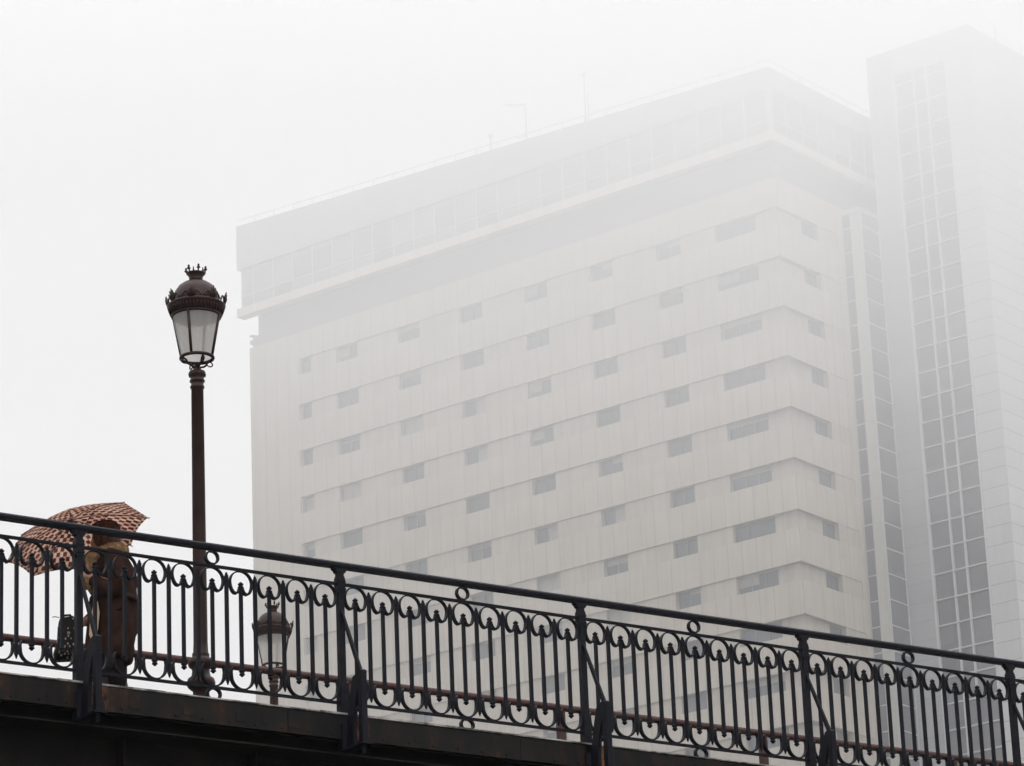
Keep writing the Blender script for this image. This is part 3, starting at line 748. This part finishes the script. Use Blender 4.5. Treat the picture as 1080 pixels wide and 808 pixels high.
pink = mix(nt, wn.outputs['Value'], (.72,.54,.47), (.86,.73,.65))
cc = mix(nt, isb, pink, brown)
df = N(nt,'ShaderNodeBsdfDiffuse'); tr = N(nt,'ShaderNodeBsdfTranslucent'); nt.links.new(cc, df.inputs[0]); nt.links.new(cc, tr.inputs[0])
ms = N(nt,'ShaderNodeMixShader'); ms.inputs[0].default_value=.6; nt.links.new(df.outputs[0], ms.inputs[1]); nt.links.new(tr.outputs[0], ms.inputs[2]); nt.links.new(ms.outputs[0], o_.inputs[0])
RU, HD = .53, .165
UC = Vector((-.235,-.05,1.505))                        # centre of the rim in her frame
umb = empty('umbrella', 'open brown and pink checked umbrella held by the woman behind the railing', 'umbrella', PC+UC, 0)
ax = Vector((-.32,.115,1)).normalized()
umb.rotation_mode = 'QUATERNION'; umb.rotation_quaternion = Vector((0,0,1)).rotation_difference(ax) @ __import__('mathutils').Quaternion((0,0,1), R(3))
me_bm = bmesh.new(); uvl = me_bm.loops.layers.uv.new('UVMap')
NG, NRr, NC = 8, 10, 8
def cp(g_, c, r_):
    a0 = 2*PI*g_/NG; a1 = 2*PI*(g_+1)/NG; u = r_/NRr; v = c/NC
    prof = lambda u: (RU*u*(1-.02*u), HD*(1-u**1.75))
    x0,z0 = prof(u)
    A = Vector((x0*math.cos(a0),x0*math.sin(a0),z0)); B = Vector((x0*math.cos(a1),x0*math.sin(a1),z0))
    p = A.lerp(B, v)
    sag = math.sin(PI*v); p.z -= 0
    d = Vector((p.x,p.y,0)); 
    if d.length>1e-6: d.normalize()
    p -= d*sag*.012*u*u; p.z += sag*.022*u*(1-u*.2)
    return p
for g_ in range(NG):
    grid = [[me_bm.verts.new(cp(g_,c,r_)) for c in range(NC+1)] for r_ in range(NRr+1)]
    for r_ in range(NRr):
        for c in range(NC):
            vs = [grid[r_][c],grid[r_][c+1],grid[r_+1][c+1],grid[r_+1][c]]
            f = me_bm.faces.new(vs); f.smooth = True
            for l,(cc_,rr_) in zip(f.loops, ((c,r_),(c+1,r_),(c+1,r_+1),(c,r_+1))):
                wid = (rr_/NRr)*7.5
                l[uvl].uv = ((cc_/NC-.5)*wid+40, (rr_/NRr)*11.5)
bmesh.ops.remove_doubles(me_bm, verts=me_bm.verts, dist=.0004)
me = bpy.data.meshes.new('canopy'); me_bm.to_mesh(me); me_bm.free(); me.materials.append(cloth)
can = bpy.data.objects.new('canopy', me); col.objects.link(can); can.parent = umb
so = can.modifiers.new('thick','SOLIDIFY'); so.thickness = .0012
metalm,_,_ = mat('umbrella_steel', (.12,.11,.11), .35, .8)
for g_ in range(NG):
    a = 2*PI*g_/NG; m = MB()
    pts = [(RU*u*(1-.02*u)*math.cos(a), RU*u*(1-.02*u)*math.sin(a), HD*(1-u**1.75)-.006) for u in [k/8 for k in range(9)]]
    m.tube(pts, .0028, 5); m.ball((pts[-1][0]*1.012,pts[-1][1]*1.012,pts[-1][2]), .006,.006,.006, 6,4)
    m.tube([(.016*math.cos(a),.016*math.sin(a),.02),pts[4]], .0022, 5)
    m.build('rib', metalm, umb)
m = MB(); m.tube([(0,0,HD+.05),(0,0,HD),(0,0,-.42)], [.003,.006,.005], 8); m.lathe([(.014,0),(.018,.01),(.014,.035)], 10, 0,0,.0)
m.lathe([(.018,0),(.020,.012),(.012,.03)], 10, 0,0,HD-.03); m.build('shaft', metalm, umb)
m = MB(); m.tube([(0,0,-.34),(0,0,-.46),(.01,0,-.49),(.035,0,-.505),(.06,0,-.49),(.066,0,-.46)], .011, 10); m.build('handle', blackm, umb)

# handbag
bagm, nt, b = mat('studded_bag', (.006,.006,.006), .6, Specular_IOR_Level=.12)
tc = N(nt,'ShaderNodeTexCoord'); mp = N(nt,'ShaderNodeMapping'); mp.inputs['Scale'].default_value=(38,38,26); mp.inputs['Rotation'].default_value=(0,R(38),0); nt.links.new(tc.outputs['Object'], mp.inputs[0])
vo = N(nt,'ShaderNodeTexVoronoi'); vo.inputs['Scale'].default_value=1; vo.inputs['Randomness'].default_value=.45; nt.links.new(mp.outputs[0], vo.inputs['Vector'])
nt.links.new(ramp(nt, vo.outputs['Distance'], [(.20,(.26,.22,.18)),(.30,(.006,.005,.005))]), b.inputs['Base Color'])
bag = empty('handbag', 'black studded handbag hanging from the hand of the woman', 'handbag', PC+Vector((-.315,.0,.80)), R(18))
m = MB()
rings = []
for z,hw,ht in ((-.155,.075,.035),(-.16,.082,.042),(-.10,.086,.050),(0,.080,.046),(.09,.068,.036),(.14,.055,.024),(.155,.046,.014)):
    dx = .045*(z/.155)*-.3 + (-.02 if z<0 else .01)
    ring = []
    for k in range(20):
        a = 2*PI*k/20; c,s = math.cos(a), math.sin(a)
        ring.append((dx+hw*math.copysign(abs(c)**.6,c), ht*math.copysign(abs(s)**.6,s), z+ .012*c))
    rings.append(ring)
m.loft(rings); m.build('bag_body', bagm, bag)
m = MB()
for s in (-1,1): m.tube([(-.045,s*.012,.14),(-.028,s*.012,.165),(.02,s*.010,.172),(.085,s*.004+.03,.085)], .006, 6)
m.tube([(-.055,0,.15),(-.085,0,.155),(-.105,0,.15)], .003, 5)
m.build('strap', blackm, bag)
m = MB(); m.box(-.008,.012,-.054,-.046,.02,.036); m.build('buckle', metalm, bag)

# ================================================================== FOG
def volume(name, density, color=(1,1,1), an=.2):
    m = bpy.data.materials.new(name); m.use_nodes = True; nt = m.node_tree; nt.nodes.clear()
    o = N(nt,'ShaderNodeOutputMaterial'); v = N(nt,'ShaderNodeVolumePrincipled')
    v.inputs['Density'].default_value = density; v.inputs['Color'].default_value = (*color,1); v.inputs['Anisotropy'].default_value = an
    nt.links.new(v.outputs[0], o.inputs['Volume']); return m
HAZE = .00015; CLOUD = .020
m = MB(); m.box(-262,262,-62,332,-3.0,118)
tag(m.build('haze', volume('haze_air', HAZE, (.985,.985,.985))), 'pale even winter haze filling the air', kind='stuff')
# bank of low cloud drifting in front of the tower tops, thicker the higher one looks
prof = [(-.3,5),(6,6),(13,7),(16,10),(17,14),(18.8,28),(20.95,48),(22,66),(23,84),(24.2,112),(25.5,130),(28,138),(31,130),(34,90),(36,40)]
rc = random.Random(5); bmv = bmesh.new(); rows = []
import mathutils.noise as mn
xs = [-230+ k*20 for k in range(24)]
for i,x in enumerate(xs):
    ring = []
    near = []; far = []
    for e,L in prof:
        rf = 176; lf = min(1,max(0,(5-x)/50)); rt = min(1,max(0,(x-22)/20))*min(1,max(0,(e-18)/3)); L = 1.5+L*(1+.35*lf)+13*lf*(1 if e<22 else .3)+30*rt; rn = rf-min(max(L,.4),148)
        n_ = mn.noise(Vector((x*.02, e*.35, 1.7)))*min(L,60)*.26
        near.append((x, (rn+n_)*math.cos(R(e)), (rn+n_)*math.sin(R(e))))
        far.append((x, rf*math.cos(R(e)), rf*math.sin(R(e))))
    ring = near + far[::-1]
    rows.append([bmv.verts.new(p) for p in ring])
n = len(rows[0])
for A,B in zip(rows,rows[1:]):
    for k in range(n): bmv.faces.new((A[k],A[(k+1)%n],B[(k+1)%n],B[k]))
bmv.faces.new(rows[0][::-1]); bmv.faces.new(rows[-1]); bmesh.ops.recalc_face_normals(bmv, faces=bmv.faces)
me = bpy.data.meshes.new('low_cloud'); bmv.to_mesh(me); bmv.free(); me.materials.append(volume('cloud_air', CLOUD, (1,1,1)))
cl = bpy.data.objects.new('low_cloud', me); col.objects.link(cl); tag(cl, 'bank of low cloud swallowing the tops of the towers', kind='stuff')

# ================================================================== SKY, SUN
w = bpy.data.worlds.new('World'); scene.world = w; w.use_nodes = True; nt = w.node_tree; nt.nodes.clear()
SE, SR = R(38), R(150)
sk = N(nt,'ShaderNodeTexSky', sky_type='NISHITA'); sk.sun_disc = False; sk.sun_elevation = SE; sk.sun_rotation = SR; sk.dust_density = 3; sk.air_density = 1
bw = N(nt,'ShaderNodeRGBToBW'); nt.links.new(sk.outputs[0], bw.inputs[0])
tc = N(nt,'ShaderNodeTexCoord'); sx = N(nt,'ShaderNodeSeparateXYZ'); nt.links.new(tc.outputs['Generated'], sx.inputs[0])
# overcast: grey horizon brightening upward
gr = ramp(nt, sx.outputs['Z'], [(0,(8.3,8.1,8.2)),(.24,(8.9,8.76,8.82)),(.43,(12.4,12.4,12.5)),(1,(30,30,30.3))])
oc = mix(nt, .12, gr, bw.outputs[0])
bg = N(nt,'ShaderNodeBackground'); nt.links.new(oc, bg.inputs['Color']); bg.inputs['Strength'].default_value = .1
wo = N(nt,'ShaderNodeOutputWorld'); nt.links.new(bg.outputs[0], wo.inputs[0])
sd = bpy.data.lights.new('sun','SUN'); sd.energy = .6; sd.angle = R(25); sd.color = (1,.97,.93)
so = bpy.data.objects.new('sun', sd); col.objects.link(so)
az = SR; dirv = Vector((math.sin(az)*math.cos(SE), math.cos(az)*math.cos(SE), math.sin(SE)))
so.rotation_euler = dirv.to_track_quat('Z','Y').to_euler(); so.location = dirv*60

# ================================================================== CAMERA
cd = bpy.data.cameras.new('camera'); cam = bpy.data.objects.new('camera', cd); col.objects.link(cam)
pitch, roll = R(19.44908), R(-2.41474)
cp_, sp_ = math.cos(pitch), math.sin(pitch)
F = Vector((0,cp_,sp_)); Uv = Vector((0,-sp_,cp_)); Rv = Vector((1,0,0)); c,s = math.cos(roll), math.sin(roll)
R2 = Rv*c+Uv*s; U2 = Uv*c-Rv*s
cam.matrix_world = Matrix(((R2.x,U2.x,-F.x,0),(R2.y,U2.y,-F.y,0),(R2.z,U2.z,-F.z,0),(0,0,0,1)))
cd.sensor_width = 36; cd.lens = 3988.66/1080*36; cd.clip_end = 2000; cd.clip_start = .5
scene.camera = cam
scene.view_settings.view_transform = 'Standard'; scene.view_settings.look = 'None'; scene.view_settings.exposure = 0; scene.view_settings.gamma = 1
cy = scene.cycles; cy.volume_bounces = 6; cy.max_bounces = 10; cy.diffuse_bounces = 3; cy.glossy_bounces = 3; cy.transmission_bounces = 4
cy.use_denoising = True; cy.sample_clamp_indirect = 4
